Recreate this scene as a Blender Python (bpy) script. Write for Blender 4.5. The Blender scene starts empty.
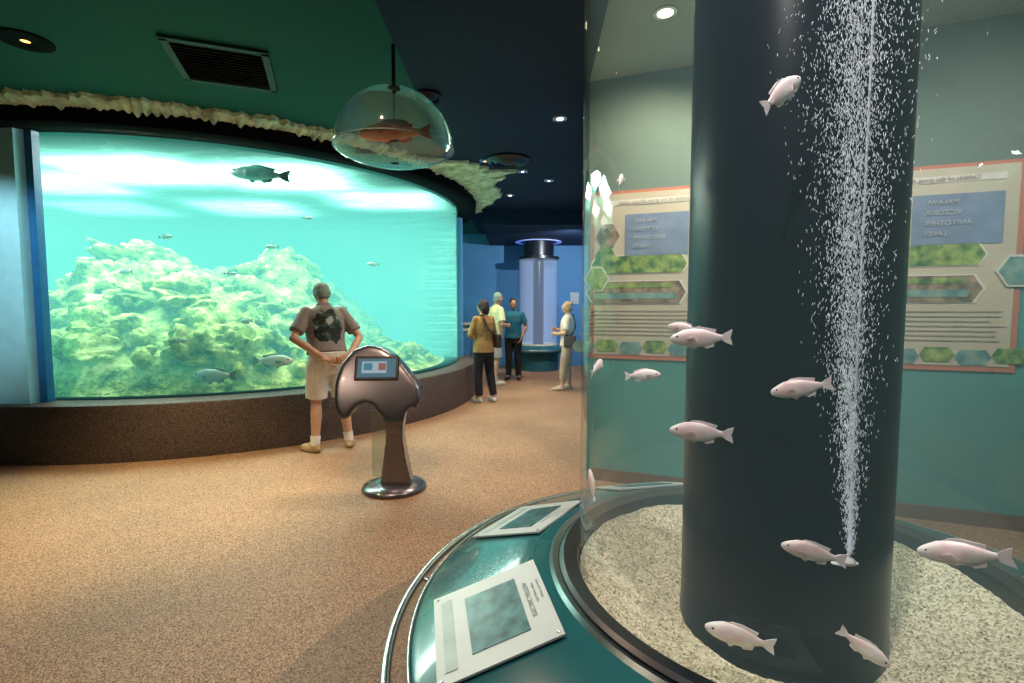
import bpy, bmesh, math, random
from mathutils import Vector, Matrix, noise, Euler
random.seed(7)
V=Vector
sc=bpy.context.scene
sc.view_settings.view_transform='Standard'
C=bpy.context.collection

# ------------------------------------------------------------ helpers
def nn(nt,t,**k):
    n=nt.nodes.new(t)
    for a,b in k.items(): setattr(n,a,b)
    return n
def mat(name,col,rough=.6,metal=0,var=.15,scale=8,bump=0,bscale=60,emis=None,es=0,col2=None,spec=None,coat=0):
    m=bpy.data.materials.new(name); m.use_nodes=True; nt=m.node_tree
    b=nt.nodes['Principled BSDF']
    tc=nn(nt,'ShaderNodeTexCoord'); nz=nn(nt,'ShaderNodeTexNoise')
    nz.inputs['Scale'].default_value=scale; nz.inputs['Detail'].default_value=5
    nt.links.new(tc.outputs['Object'],nz.inputs['Vector'])
    cr=nn(nt,'ShaderNodeValToRGB')
    cr.color_ramp.elements[0].position=.35; cr.color_ramp.elements[1].position=.65
    c2=col2 if col2 else tuple(min(1,c*(1+var)) for c in col)
    c1=col if col2 else tuple(c*(1-var) for c in col)
    cr.color_ramp.elements[0].color=(*c1,1); cr.color_ramp.elements[1].color=(*c2,1)
    nt.links.new(nz.outputs['Fac'],cr.inputs['Fac']); nt.links.new(cr.outputs['Color'],b.inputs['Base Color'])
    b.inputs['Roughness'].default_value=rough; b.inputs['Metallic'].default_value=metal
    if coat: b.inputs['Coat Weight'].default_value=coat
    if spec is not None: b.inputs['Specular IOR Level'].default_value=spec
    if emis: b.inputs['Emission Color'].default_value=(*emis,1); b.inputs['Emission Strength'].default_value=es
    if bump:
        n2=nn(nt,'ShaderNodeTexNoise'); n2.inputs['Scale'].default_value=bscale; n2.inputs['Detail'].default_value=4
        nt.links.new(tc.outputs['Object'],n2.inputs['Vector'])
        bp=nn(nt,'ShaderNodeBump'); bp.inputs['Strength'].default_value=bump; bp.inputs['Distance'].default_value=.02
        nt.links.new(n2.outputs['Fac'],bp.inputs['Height']); nt.links.new(bp.outputs['Normal'],b.inputs['Normal'])
    return m
def speck(name,c1,c2,c3,scale,rough=.5,bump=.3,lo=.78,hi=1.08):
    m=bpy.data.materials.new(name); m.use_nodes=True; nt=m.node_tree; b=nt.nodes['Principled BSDF']
    tc=nn(nt,'ShaderNodeTexCoord'); vo=nn(nt,'ShaderNodeTexVoronoi'); vo.inputs['Scale'].default_value=scale
    nt.links.new(tc.outputs['Object'],vo.inputs['Vector'])
    sx=nn(nt,'ShaderNodeSeparateXYZ'); nt.links.new(vo.outputs['Color'],sx.inputs[0])
    cr=nn(nt,'ShaderNodeValToRGB'); e=cr.color_ramp.elements
    e[0].position=.1; e[0].color=(*c1,1); e[1].position=.9; e[1].color=(*c3,1); k=e.new(.5); k.color=(*c2,1)
    nt.links.new(sx.outputs['X'],cr.inputs['Fac'])
    nz=nn(nt,'ShaderNodeTexNoise'); nz.inputs['Scale'].default_value=.9; nz.inputs['Detail'].default_value=6
    nt.links.new(tc.outputs['Object'],nz.inputs['Vector'])
    cr2=nn(nt,'ShaderNodeValToRGB'); cr2.color_ramp.elements[0].position=.3;cr2.color_ramp.elements[1].position=.7
    cr2.color_ramp.elements[0].color=(lo,lo*.98,lo*.95,1); cr2.color_ramp.elements[1].color=(hi,hi*.98,hi*.94,1)
    nt.links.new(nz.outputs['Fac'],cr2.inputs['Fac'])
    mx=nn(nt,'ShaderNodeMix',data_type='RGBA',blend_type='MULTIPLY'); mx.inputs[0].default_value=1
    nt.links.new(cr.outputs['Color'],mx.inputs[6]); nt.links.new(cr2.outputs['Color'],mx.inputs[7])
    nt.links.new(mx.outputs[2],b.inputs['Base Color']); b.inputs['Roughness'].default_value=rough
    bp=nn(nt,'ShaderNodeBump'); bp.inputs['Strength'].default_value=bump; bp.inputs['Distance'].default_value=.004
    nt.links.new(vo.outputs['Distance'],bp.inputs['Height']); nt.links.new(bp.outputs['Normal'],b.inputs['Normal'])
    return m
def glassmat(name,tint=(1,1,1),base=.03,edge=.5,rough=.02,power=4,milk=0):
    m=bpy.data.materials.new(name); m.use_nodes=True; nt=m.node_tree
    nt.nodes.remove(nt.nodes['Principled BSDF']); out=nt.nodes['Material Output']
    t=nn(nt,'ShaderNodeBsdfTransparent'); t.inputs[0].default_value=(*tint,1)
    g=nn(nt,'ShaderNodeBsdfGlossy'); g.inputs['Roughness'].default_value=rough
    lw=nn(nt,'ShaderNodeLayerWeight'); lw.inputs[0].default_value=.5
    p=nn(nt,'ShaderNodeMath',operation='POWER'); p.inputs[1].default_value=power
    a=nn(nt,'ShaderNodeMath',operation='MULTIPLY_ADD'); a.inputs[1].default_value=edge; a.inputs[2].default_value=base
    mx=nn(nt,'ShaderNodeMixShader')
    nt.links.new(lw.outputs['Facing'],p.inputs[0]); nt.links.new(p.outputs[0],a.inputs[0]); nt.links.new(a.outputs[0],mx.inputs[0])
    nt.links.new(t.outputs[0],mx.inputs[1]); nt.links.new(g.outputs[0],mx.inputs[2])
    last=mx
    if milk:
        df=nn(nt,'ShaderNodeBsdfTranslucent'); df.inputs[0].default_value=(.8,.9,.85,1)
        dd=nn(nt,'ShaderNodeBsdfDiffuse'); dd.inputs[0].default_value=(.7,.8,.75,1)
        m1=nn(nt,'ShaderNodeMixShader'); m1.inputs[0].default_value=.5; nt.links.new(df.outputs[0],m1.inputs[1]); nt.links.new(dd.outputs[0],m1.inputs[2])
        m2=nn(nt,'ShaderNodeMixShader'); m2.inputs[0].default_value=milk; nt.links.new(mx.outputs[0],m2.inputs[1]); nt.links.new(m1.outputs[0],m2.inputs[2]); last=m2
    nt.links.new(last.outputs[0],out.inputs['Surface'])
    return m
def glow_watermat(name,sig,asym):
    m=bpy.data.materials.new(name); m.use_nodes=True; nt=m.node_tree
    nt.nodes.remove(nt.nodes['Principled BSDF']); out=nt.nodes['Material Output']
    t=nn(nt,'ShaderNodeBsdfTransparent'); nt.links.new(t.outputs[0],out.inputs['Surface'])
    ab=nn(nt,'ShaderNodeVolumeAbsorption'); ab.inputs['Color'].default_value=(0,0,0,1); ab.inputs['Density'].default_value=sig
    em=nn(nt,'ShaderNodeEmission'); em.inputs['Color'].default_value=(*asym,1); em.inputs['Strength'].default_value=sig  # water emits by itself, standing in for scattered light and haze
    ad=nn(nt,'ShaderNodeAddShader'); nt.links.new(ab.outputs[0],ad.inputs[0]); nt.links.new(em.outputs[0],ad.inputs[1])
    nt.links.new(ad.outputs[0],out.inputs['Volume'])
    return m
def emit(name,col,s):
    return mat(name,(.8,.8,.8),emis=col,es=s,var=0)

def fin(bm,name,mats,parent=None,smooth=True,loc=None,rot=None,sharp=38):
    bmesh.ops.recalc_face_normals(bm,faces=bm.faces)
    if smooth and sharp:
        lim=math.radians(sharp)
        for e in bm.edges:
            if len(e.link_faces)==2 and e.calc_face_angle(0)>lim: e.smooth=False
    me=bpy.data.meshes.new(name); bm.to_mesh(me); bm.free()
    o=bpy.data.objects.new(name,me); C.objects.link(o)
    for m in (mats if isinstance(mats,(list,tuple)) else [mats]): me.materials.append(m)
    if smooth:
        for p in me.polygons: p.use_smooth=True
    if parent: o.parent=parent
    if loc: o.location=loc
    if rot: o.rotation_euler=rot
    return o
def empty(name,loc=(0,0,0),rz=0):
    e=bpy.data.objects.new(name,None); C.objects.link(e); e.location=loc; e.rotation_euler=(0,0,rz); e.empty_display_size=.1
    return e
def bake(o):
    bpy.context.view_layer.update()
    dg=bpy.context.evaluated_depsgraph_get(); me=bpy.data.meshes.new_from_object(o.evaluated_get(dg)); o.modifiers.clear(); o.data=me
def box(bm,c,s,rot=None,mi=0):
    M=Matrix.Translation(c)
    if rot is not None: M=M@(rot if isinstance(rot,Matrix) else Euler(rot).to_matrix().to_4x4())
    M=M@Matrix.Diagonal((*s,1))
    r=bmesh.ops.create_cube(bm,size=1,matrix=M)
    fs={f for v in r['verts'] for f in v.link_faces}
    for f in fs: f.material_index=mi
def bevel(o,w,seg=2):
    b=o.modifiers.new('b','BEVEL'); b.width=w; b.segments=seg; b.limit_method='ANGLE'
def lathe(bm,prof,c=(0,0),seg=96,closed=False,a0=0,a1=None,mi=0):
    full=a1 is None; a1=a0+2*math.pi if full else a1
    n=seg if full else seg+1
    rings=[]
    for i in range(n):
        a=a0+(a1-a0)*i/seg
        rings.append([bm.verts.new((c[0]+r*math.cos(a),c[1]+r*math.sin(a),z)) for r,z in prof])
    m=len(prof)
    for i in range(n if full else n-1):
        A=rings[i];B=rings[(i+1)%n]
        for j in range(m if closed else m-1):
            k=(j+1)%m
            f=bm.faces.new((A[j],B[j],B[k],A[k])); f.material_index=mi
    if closed and not full:
        bm.faces.new(rings[0]); bm.faces.new(rings[-1])
def ell(bm,c,r,R=None,seg=16,mi=0):
    M=Matrix.Translation(c)
    if R is not None: M=M@R.to_4x4()
    M=M@Matrix.Diagonal((r[0],r[1],r[2],1))
    q=bmesh.ops.create_uvsphere(bm,u_segments=seg,v_segments=seg*2//3,radius=1,matrix=M)
    for v in q['verts']:
        for f in v.link_faces: f.material_index=mi
def limb(bm,p0,p1,r0,r1,cap0=True,cap1=True,seg=14,mi=0):
    p0=V(p0);p1=V(p1);d=p1-p0;L=d.length
    if L<1e-6:return
    M=Matrix.Translation((p0+p1)/2)@d.to_track_quat('Z','Y').to_matrix().to_4x4()
    q=bmesh.ops.create_cone(bm,cap_ends=True,segments=seg,radius1=r0,radius2=r1,depth=L,matrix=M)
    for v in q['verts']:
        for f in v.link_faces: f.material_index=mi
    if cap0: ell(bm,p0,(r0,r0,r0),seg=12,mi=mi)
    if cap1: ell(bm,p1,(r1,r1,r1),seg=12,mi=mi)
def path(bm,pts,rs,mi=0,seg=12):
    for i in range(len(pts)-1): limb(bm,pts[i],pts[i+1],rs[i],rs[i+1],seg=seg,mi=mi)
def loft(bm,rings,side=V((1,0,0)),seg=20,mi=0):
    cs=[V(r[0]) for r in rings]; R=[]
    for i,r in enumerate(rings):
        t=(cs[min(i+1,len(cs)-1)]-cs[max(i-1,0)]).normalized()
        s=(side-t*side.dot(t)).normalized(); f=t.cross(s)
        R.append([bm.verts.new(cs[i]+s*math.cos(2*math.pi*k/seg)*r[1]+f*math.sin(2*math.pi*k/seg)*r[2]) for k in range(seg)])
    for i in range(len(R)-1):
        for k in range(seg):
            f=bm.faces.new((R[i][k],R[i][(k+1)%seg],R[i+1][(k+1)%seg],R[i+1][k])); f.material_index=mi
    f=bm.faces.new(R[0]); f.material_index=mi
    f=bm.faces.new(R[-1]); f.material_index=mi
def remesh(o,v,it=4,fac=.5):
    r=o.modifiers.new('r','REMESH'); r.mode='VOXEL'; r.voxel_size=v; r.use_smooth_shade=True
    s=o.modifiers.new('s','SMOOTH'); s.factor=fac; s.iterations=it
def wall(name,p0,p1,z0,z1,th,m):
    p0=V(p0);p1=V(p1);d=p1-p0;L=d.length;a=math.atan2(d.y,d.x)
    bm=bmesh.new(); box(bm,(L/2,th/2,(z0+z1)/2),(L,abs(th),z1-z0))
    return fin(bm,name,m,smooth=False,loc=(p0.x,p0.y,0),rot=(0,0,a))
def prism(bm,pl,z0,z1):
    a=[bm.verts.new((x,y,z0)) for x,y in pl]; b=[bm.verts.new((x,y,z1)) for x,y in pl]; n=len(pl)
    for i in range(n): bm.faces.new((a[i],a[(i+1)%n],b[(i+1)%n],b[i]))
    bm.faces.new(a[::-1]); bm.faces.new(b)

# ------------------------------------------------------------ camera
cam=bpy.data.cameras.new('camera'); co=bpy.data.objects.new('camera',cam); C.objects.link(co)
cam.sensor_width=36; cam.lens=500/1024*36; cam.clip_start=.02
co.location=(0,0,1.5); co.rotation_euler=(math.radians(90-3.84),0,0); sc.camera=co

# ------------------------------------------------------------ materials
M_floor=speck('aggregate_floor',(.13,.058,.032),(.38,.205,.118),(.62,.39,.255),210,.6,.3,.70,1.05)
M_floor2=speck('aggregate_floor_dark',(.09,.045,.028),(.23,.13,.08),(.38,.25,.165),210,.6,.3)
M_granite=speck('speckled_granite',(.020,.013,.013),(.065,.042,.038),(.17,.12,.11),190,.55,.15)
M_ceilg=mat('ceiling_green_spill',(.010,.105,.085),.75,var=.08,scale=.6,spec=.2)  # green light spill from the tank, put into the ceiling colour
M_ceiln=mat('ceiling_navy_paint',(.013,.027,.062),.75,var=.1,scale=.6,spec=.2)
M_ceilp=mat('ceiling_haze_tint',(.38,.46,.40),.75,var=.08,scale=.8,spec=.2)  # added pale area: haze seen through the column, put into the ceiling colour
M_wallb=mat('blue_wall_paint',(.09,.26,.50),.7,var=.1,scale=1)
M_black=mat('black_metal',(.008,.009,.014),.35,var=.2)
M_blackm=mat('matte_black',(.005,.005,.007),.9,var=.2,spec=.1)
M_pillar=mat('pale_blue_frame',(.40,.78,.88),.5,var=.05)
M_dblue=mat('deep_blue_seal',(.01,.12,.30),.4,var=.1)
M_chrome=mat('brushed_steel',(.62,.64,.65),.22,1,var=.06)
M_glass=glassmat('clear_acrylic',base=.03,edge=.50,rough=.01,power=3.2)
M_glass2=glassmat('tank_acrylic',base=.02,edge=.3)
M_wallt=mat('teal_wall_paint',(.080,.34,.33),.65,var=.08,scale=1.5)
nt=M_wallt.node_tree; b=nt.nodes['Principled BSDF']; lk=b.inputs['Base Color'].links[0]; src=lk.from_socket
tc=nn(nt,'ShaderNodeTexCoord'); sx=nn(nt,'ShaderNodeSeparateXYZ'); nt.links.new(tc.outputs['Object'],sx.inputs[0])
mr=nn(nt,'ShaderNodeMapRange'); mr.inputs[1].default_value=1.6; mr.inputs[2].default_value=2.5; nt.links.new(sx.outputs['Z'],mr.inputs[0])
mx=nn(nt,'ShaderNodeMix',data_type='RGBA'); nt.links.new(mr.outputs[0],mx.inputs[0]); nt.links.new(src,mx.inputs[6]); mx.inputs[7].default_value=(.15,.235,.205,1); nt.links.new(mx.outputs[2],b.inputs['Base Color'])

# ------------------------------------------------------------ room shell
TC=(-4.6,8.63)
bm=bmesh.new(); box(bm,(-1,4.5,-.05),(16,19,.1)); fin(bm,'floor',M_floor,smooth=False)
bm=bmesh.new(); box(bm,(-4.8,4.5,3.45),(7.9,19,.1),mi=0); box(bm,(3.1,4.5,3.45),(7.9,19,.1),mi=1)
prism(bm,[(.56,2.4),(.65,4.325),(6.8,2.01),(6.8,-3.5),(3.2,-3.5),(2.2,.8)],3.39,3.402)
for f in list(bm.faces)[-8:]: f.material_index=2
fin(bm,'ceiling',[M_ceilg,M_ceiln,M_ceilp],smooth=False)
bm=bmesh.new(); box(bm,(.93,11.4,3.25),(3.0,3.2,.299)); fin(bm,'soffit',M_ceiln,smooth=False)
wall('wall_far',(-8.9,13),(3,13),0,3.4,.12,M_wallb)
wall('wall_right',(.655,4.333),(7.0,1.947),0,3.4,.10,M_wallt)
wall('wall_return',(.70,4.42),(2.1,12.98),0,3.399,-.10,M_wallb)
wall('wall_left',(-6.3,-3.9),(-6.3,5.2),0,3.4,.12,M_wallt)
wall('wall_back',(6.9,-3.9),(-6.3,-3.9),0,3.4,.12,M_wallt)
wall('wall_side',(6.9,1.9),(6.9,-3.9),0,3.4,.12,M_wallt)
bm=bmesh.new(); box(bm,(3.4,-.012,.05),(6.7,.02,.10)); fin(bm,'baseboard_right',mat('brown_trim',(.16,.08,.045),.5),smooth=False,loc=(.655,4.333,0),rot=(0,0,math.atan2(-2.386,6.345)))
FC=(.817,1.49)
bm=bmesh.new(); lathe(bm,[(.9,.0),(.9,.006),(1.82,.006),(1.82,0)],FC,96); fin(bm,'floor_inset',M_floor2,smooth=False)

# ------------------------------------------------------------ large curved tank
A=math.radians
tank=empty('curved_aquarium_tank')
RG=3.68; ZT=3.22
bm=bmesh.new(); lathe(bm,[(3.95,0),(3.95,.53),(3.935,.56),(3.91,.57),(3.4,.57),(3.4,0)],TC,160,closed=True,a0=A(-178),a1=A(40))
fin(bm,'granite_base',M_granite,tank)
bm=bmesh.new(); lathe(bm,[(RG+.03,.57),(RG+.03,ZT)],TC,160,a0=A(-91),a1=A(14)); fin(bm,'acrylic_window',M_glass2,tank)
bm=bmesh.new(); lathe(bm,[(3.72,3.2),(3.9,3.17),(3.97,3.2),(3.98,3.39),(3.66,3.39),(3.66,3.2)],TC,160,closed=True,a0=A(-178),a1=A(40)); fin(bm,'black_fascia',M_blackm,tank)
bm=bmesh.new(); lathe(bm,[(3.70,.57),(3.84,.57),(3.84,3.2),(3.70,3.2)],TC,20,closed=True,a0=A(-103),a1=A(-91.0)); fin(bm,'frame_post',M_pillar,tank)
bm=bmesh.new(); lathe(bm,[(3.66,.57),(3.74,.57),(3.74,3.2),(3.66,3.2)],TC,6,closed=True,a0=A(-90.9),a1=A(-89.8)); fin(bm,'frame_seal',M_dblue,tank)
bm=bmesh.new(); lathe(bm,[(3.66,.57),(3.78,.57),(3.78,3.2),(3.66,3.2)],TC,60,closed=True,a0=A(-178),a1=A(-103.2)); fin(bm,'side_shell',M_dblue,tank)
bm=bmesh.new(); lathe(bm,[(3.69,.57),(3.78,.57),(3.78,3.39),(3.69,3.39)],TC,60,closed=True,a0=A(14),a1=A(40)); fin(bm,'rear_shell',M_wallb,tank)
plan=[]
for i in range(91):
    a=A(-176+i*(13+176)/90); plan.append((TC[0]+3.65*math.cos(a),TC[1]+3.65*math.sin(a)))
bk=[(2.9,1.35),(2.0,1.9),(1,2.25),(0,2.4),(-1,2.3),(-2,2.0),(-2.9,1.4),(-3.4,.6)]
for p in bk: plan.append((TC[0]+p[0],TC[1]+p[1]))
bm=bmesh.new(); prism(bm,plan,.50,3.26)
W=glow_watermat('tank_water',.44,(.20,.96,.82)); fin(bm,'water',W,tank,smooth=False)
MR=bpy.data.materials.new('rippled_water_surface'); MR.use_nodes=True; nt=MR.node_tree; nt.nodes.remove(nt.nodes['Principled BSDF']); out=nt.nodes['Material Output']
tc=nn(nt,'ShaderNodeTexCoord'); mp=nn(nt,'ShaderNodeMapping'); mp.inputs['Scale'].default_value=(.9,2.2,1); nt.links.new(tc.outputs['Object'],mp.inputs['Vector'])
nz=nn(nt,'ShaderNodeTexNoise'); nz.inputs['Scale'].default_value=2.2; nz.inputs['Detail'].default_value=5; nz.inputs['Distortion'].default_value=1.2; nt.links.new(mp.outputs[0],nz.inputs['Vector'])
cr=nn(nt,'ShaderNodeValToRGB'); cr.color_ramp.elements[0].position=.40; cr.color_ramp.elements[1].position=.66; cr.color_ramp.elements[0].color=(.45,.45,.45,1); cr.color_ramp.elements[1].color=(.75,.75,.75,1); nt.links.new(nz.outputs['Fac'],cr.inputs['Fac'])
t_=nn(nt,'ShaderNodeBsdfTransparent'); tl=nn(nt,'ShaderNodeBsdfTranslucent'); tl.inputs[0].default_value=(.10,.26,.23,1); mx=nn(nt,'ShaderNodeMixShader')
nt.links.new(cr.outputs['Color'],mx.inputs[0]); nt.links.new(t_.outputs[0],mx.inputs[1]); nt.links.new(tl.outputs[0],mx.inputs[2]); nt.links.new(mx.outputs[0],out.inputs['Surface'])
bm=bmesh.new(); vs=[bm.verts.new((TC[0]+(x-TC[0])*.997,TC[1]+(y-TC[1])*.997,3.17)) for x,y in plan]; bm.faces.new(vs); fin(bm,'water_surface',MR,tank,smooth=False)
M_liner=mat('tank_liner_turquoise',(.35,.90,.82),.8,var=.12,scale=1.2)
bm=bmesh.new(); lp=[plan[90]]+[(TC[0]+p[0],TC[1]+p[1]) for p in bk]+[plan[0]]
a_=[bm.verts.new((x,y,.5)) for x,y in lp]; b_=[bm.verts.new((x,y,3.39)) for x,y in lp]
for i in range(len(lp)-1): bm.faces.new((a_[i],a_[i+1],b_[i+1],b_[i]))
fin(bm,'rear_liner',M_liner,tank,sharp=0)
bm=bmesh.new(); vs=[bm.verts.new((x,y,.57)) for x,y in plan]; bm.faces.new(vs); fin(bm,'sand_bed',mat('tank_sand',(.5,.60,.36),.9,scale=3),tank,smooth=False)
M_coral=bpy.data.materials.new('coral_rock'); M_coral.use_nodes=True; nt=M_coral.node_tree; b=nt.nodes['Principled BSDF']; b.inputs['Roughness'].default_value=.95
tc=nn(nt,'ShaderNodeTexCoord'); n1=nn(nt,'ShaderNodeTexNoise'); n1.inputs['Scale'].default_value=3.6; n1.inputs['Detail'].default_value=9; n1.inputs['Roughness'].default_value=.7
nt.links.new(tc.outputs['Object'],n1.inputs['Vector']); cr=nn(nt,'ShaderNodeValToRGB'); e=cr.color_ramp.elements
e[0].position=.38; e[0].color=(.04,.13,.05,1); e[1].position=.62; e[1].color=(1.0,.98,.38,1); k=e.new(.5); k.color=(.46,.56,.15,1)
nt.links.new(n1.outputs['Fac'],cr.inputs['Fac']); nt.links.new(cr.outputs['Color'],b.inputs['Base Color'])
n2=nn(nt,'ShaderNodeTexNoise'); n2.inputs['Scale'].default_value=16; n2.inputs['Detail'].default_value=6; nt.links.new(tc.outputs['Object'],n2.inputs['Vector'])
bp=nn(nt,'ShaderNodeBump'); bp.inputs['Strength'].default_value=1; bp.inputs['Distance'].default_value=.06; nt.links.new(n2.outputs['Fac'],bp.inputs['Height']); nt.links.new(bp.outputs['Normal'],b.inputs['Normal'])
def ztop(x,y):
    r=math.hypot(x-TC[0],y-TC[1]); front=max(0,min(1,(3.44-r)/2.0))
    lump=.78+.38*noise.noise(V((x*.8,y*.8,4)))
    h=.55+1.85*front**.75*lump
    k=max(0,min(1,(-2.0-x)/1.9)); k=.24+.76*k
    if x>-1.6: k*=max(0,(-.9-x)/.7)
    return .55+(h-.55)*k
bm=bmesh.new(); nx,ny=150,90; g={}
for i in range(nx):
    for j in range(ny):
        x=-8.1+i*7.2/(nx-1); y=5.03+j*4.6/(ny-1)
        if math.hypot(x-TC[0],y-TC[1])<3.58:
            zt=ztop(x,y)
            z=zt+(.30*noise.fractal(V((x*1.3,y*1.3,3)),1,2,5) + .25*abs(noise.noise(V((x*3,y*3,1)))))*max(0,min(1,(zt-.57)*1.5))
            g[i,j]=bm.verts.new((x,y,max(.52,min(z,2.8))))
for i in range(nx-1):
    for j in range(ny-1):
        q=[(i,j),(i+1,j),(i+1,j+1),(i,j+1)]
        if all(t in g for t in q): bm.faces.new([g[t] for t in q])
rr=random.Random(3)
cnt=0
while cnt<430:
    x=rr.uniform(-7.6,-1.3); y=rr.uniform(5.1,8.8)
    r=math.hypot(x-TC[0],y-TC[1])
    if x>-3 and rr.random()<.3: continue
    small=cnt>230
    zt=ztop(x,y); s=(rr.uniform(.05,.13) if small else rr.uniform(.10,.32))*(.65 if x>-3 else 1)
    z=zt+(.05 if small else 0)
    if z+s>2.85: s=.12
    flat=rr.choice([.22,.3,.6,.9])
    if small: flat=rr.choice([.5,1.0,1.5])
    elif flat<.4: s*=1.25
    if r>3.42-s: continue
    cnt+=1
    M=Matrix.Translation((x,y,z+.06))@Euler((rr.uniform(-.4,.4),rr.uniform(-.4,.4),rr.uniform(0,6))).to_matrix().to_4x4()@Matrix.Diagonal((s,s*rr.uniform(.7,1.1),s*flat,1))
    q=bmesh.ops.create_icosphere(bm,subdivisions=3 if small else 4,radius=1,matrix=M)
    c=V((x,y,z+.06))
    for v in q['verts']:
        d=v.co-c
        f=1+.42*noise.fractal(v.co*4.0,1,2,4)+.28*abs(noise.noise(v.co*12))-.10
        v.co=c+d*f
        if v.co.z>3.1: v.co.z=3.1
fin(bm,'coral_rockwork',M_coral,tank,sharp=0)
M_rag=mat('pale_ragged_plaster',(.72,.80,.52),.85,var=.3,scale=9,bump=.8,bscale=22)
bm=bmesh.new(); N=1000; R0=[]
def outer(t):
    d=math.degrees(t); f=.12*noise.fractal(V((d*.25,2,0)),1,2,5)+.07*noise.noise(V((d*1.1,1,0)))
    base=4.13
    if d<-92: base+=.3*min(1,(-92-d)/12)
    base+=.58*math.exp(-((d+20)/8)**2)*(1+.7*noise.noise(V((d*.5,5,0))))+.28*math.exp(-((d+3)/9)**2)
    return max(4.02,base+f)
for i in range(N):
    t=A(-140)+A(160)*i/(N-1); ro=outer(t); c,s=math.cos(t),math.sin(t); d=math.degrees(t)
    th=.03+.05*abs(noise.noise(V((d*.7,9,0)))); t2=.04+.09*abs(noise.noise(V((d*.9,3,0))))
    mid=3.985+(ro-3.985)*(.5+.2*noise.noise(V((d*1.3,7,0))))
    R0.append([bm.verts.new((TC[0]+r*c,TC[1]+r*s,z)) for r,z in ((3.985,3.399),(ro,3.399),(ro-.01,3.40-th),(mid,3.39-t2),(3.985,3.375-t2))])
for i in range(N-1):
    for j in range(5):
        k=(j+1)%5; bm.faces.new((R0[i][j],R0[i+1][j],R0[i+1][k],R0[i][k]))
bm.faces.new(R0[0]); bm.faces.new(R0[-1])
fin(bm,'ragged_ceiling_trim',M_rag,smooth=False)

# ------------------------------------------------------------ fish
def fish(name,loc,L,yaw,pitch=0,mats=None,roll=0,deep=.32,parent=None,bend=0):
    """head towards local +X"""
    bm=bmesh.new()
    prof=[(-.36,.022,.045),(-.30,.028,.06),(-.20,.045,.10),(-.05,.07,.15),(.10,.085,.165),(.24,.085,.15),(.34,.072,.118),(.42,.05,.08),(.47,.028,.045),(.485,.01,.015)]
    k=deep/.32
    loft(bm,[((x,bend*.5*x*x,(-.01 if x>.3 else 0)),w,h*k) for x,w,h in prof],side=V((0,1,0)),seg=20)
    def finp(pts,th=.006,mi=1):
        a=[bm.verts.new((p[0],th+bend*.5*p[0]**2+(p[2] if len(p)>2 else 0),p[1])) for p in pts]; c=[bm.verts.new((p[0],-th+bend*.5*p[0]**2+(p[2] if len(p)>2 else 0),p[1])) for p in pts]
        n=len(pts)
        f=bm.faces.new(a); f.material_index=mi; f=bm.faces.new(c[::-1]); f.material_index=mi
        for i in range(n):
            f=bm.faces.new((a[i],a[(i+1)%n],c[(i+1)%n],c[i])); f.material_index=mi
    finp([(-.34,.04*k),(-.42,.09*k),(-.52,.135*k),(-.50,.04),(-.485,0),(-.50,-.04),(-.52,-.135*k),(-.42,-.09*k),(-.34,-.04*k)])
    finp([(.22,.13*k),(.12,.19*k),(-.02,.195*k),(-.16,.165*k),(-.27,.14*k),(-.24,.07*k),(-.1,.11*k),(.1,.14*k)])
    finp([(-.02,-.13*k),(-.10,-.185*k),(-.22,-.155*k),(-.24,-.07*k),(-.1,-.11*k)])
    finp([(.18,-.13*k),(.10,-.21*k),(.05,-.18*k),(.10,-.14*k)])
    for s in (1,-1):
        a=[V((.22,s*.082,-.02)),V((.10,s*.14,.02)),V((.06,s*.15,-.05)),V((.14,s*.10,-.08))]
        b=[v+V((0,s*.006,.004)) for v in a]; A1=[bm.verts.new(v) for v in a]; B1=[bm.verts.new(v) for v in b]
        for f in (A1,B1[::-1]): bm.faces.new(f).material_index=1
        for i in range(4): bm.faces.new((A1[i],A1[(i+1)%4],B1[(i+1)%4],B1[i])).material_index=1
        ell(bm,(.37,s*.058,.03*k),(.020,.012,.020),seg=10,mi=2)
        ell(bm,(.455,s*.022,-.025),(.02,.008,.006),seg=8,mi=2)
    bmesh.ops.scale(bm,vec=(L,L,L),verts=bm.verts)
    o=fin(bm,name,mats,parent,sharp=60)
    o.location=loc; o.rotation_euler=Euler((roll,-pitch,yaw),'XYZ')
    return o
M_fp=mat('pale_pink_scales',(.95,.68,.70),.4,var=.1,scale=26,col2=(1,.92,.90),coat=.2)
M_fp.node_tree.nodes['Principled BSDF'].inputs['Subsurface Weight'].default_value=.35
M_fp.node_tree.nodes['Principled BSDF'].inputs['Subsurface Radius'].default_value=(.02,.01,.01)
M_ff=mat('pale_fin',(.97,.86,.87),.4,var=.05,scale=60)
M_eye=mat('fish_eye',(.12,.02,.03),.1)
FM=[M_fp,M_ff,M_eye]
r=math.radians
fl=[((.58,1.107,1.962),.128,20,38,0),
    ((.34,1.595,1.897),.085,70,40,0),
    ((.262,1.527,1.319),.10,60,20,.2),
    ((.396,1.499,1.298),.105,-12,5,0),
    ((.447,1.188,1.429),.138,162,-2,0),
    ((.628,1.081,1.326),.12,150,-14,.1),
    ((.447,1.173,1.205),.142,160,1,0),
    ((.254,1.555,.94),.10,100,62,0),
    ((.648,1.047,.974),.122,150,4,.1),
    ((.918,.989,1.0),.15,137,-13,.15),
    ((.56,1.186,.69),.160,158,6,-.1),
    ((.79,1.07,.74),.11,-30,-28,.2),
    ((.479,1.40,1.445),.085,150,6,0)]
for p,L,yw,pt,bd in fl: fish('white_cichlid',p,L,r(yw),r(pt),FM,bend=bd)
M_g1=mat('grey_scales',(.14,.24,.22),.4,col2=(.32,.45,.38),scale=8); M_g2=mat('grey_fin',(.09,.15,.14),.5)
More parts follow.
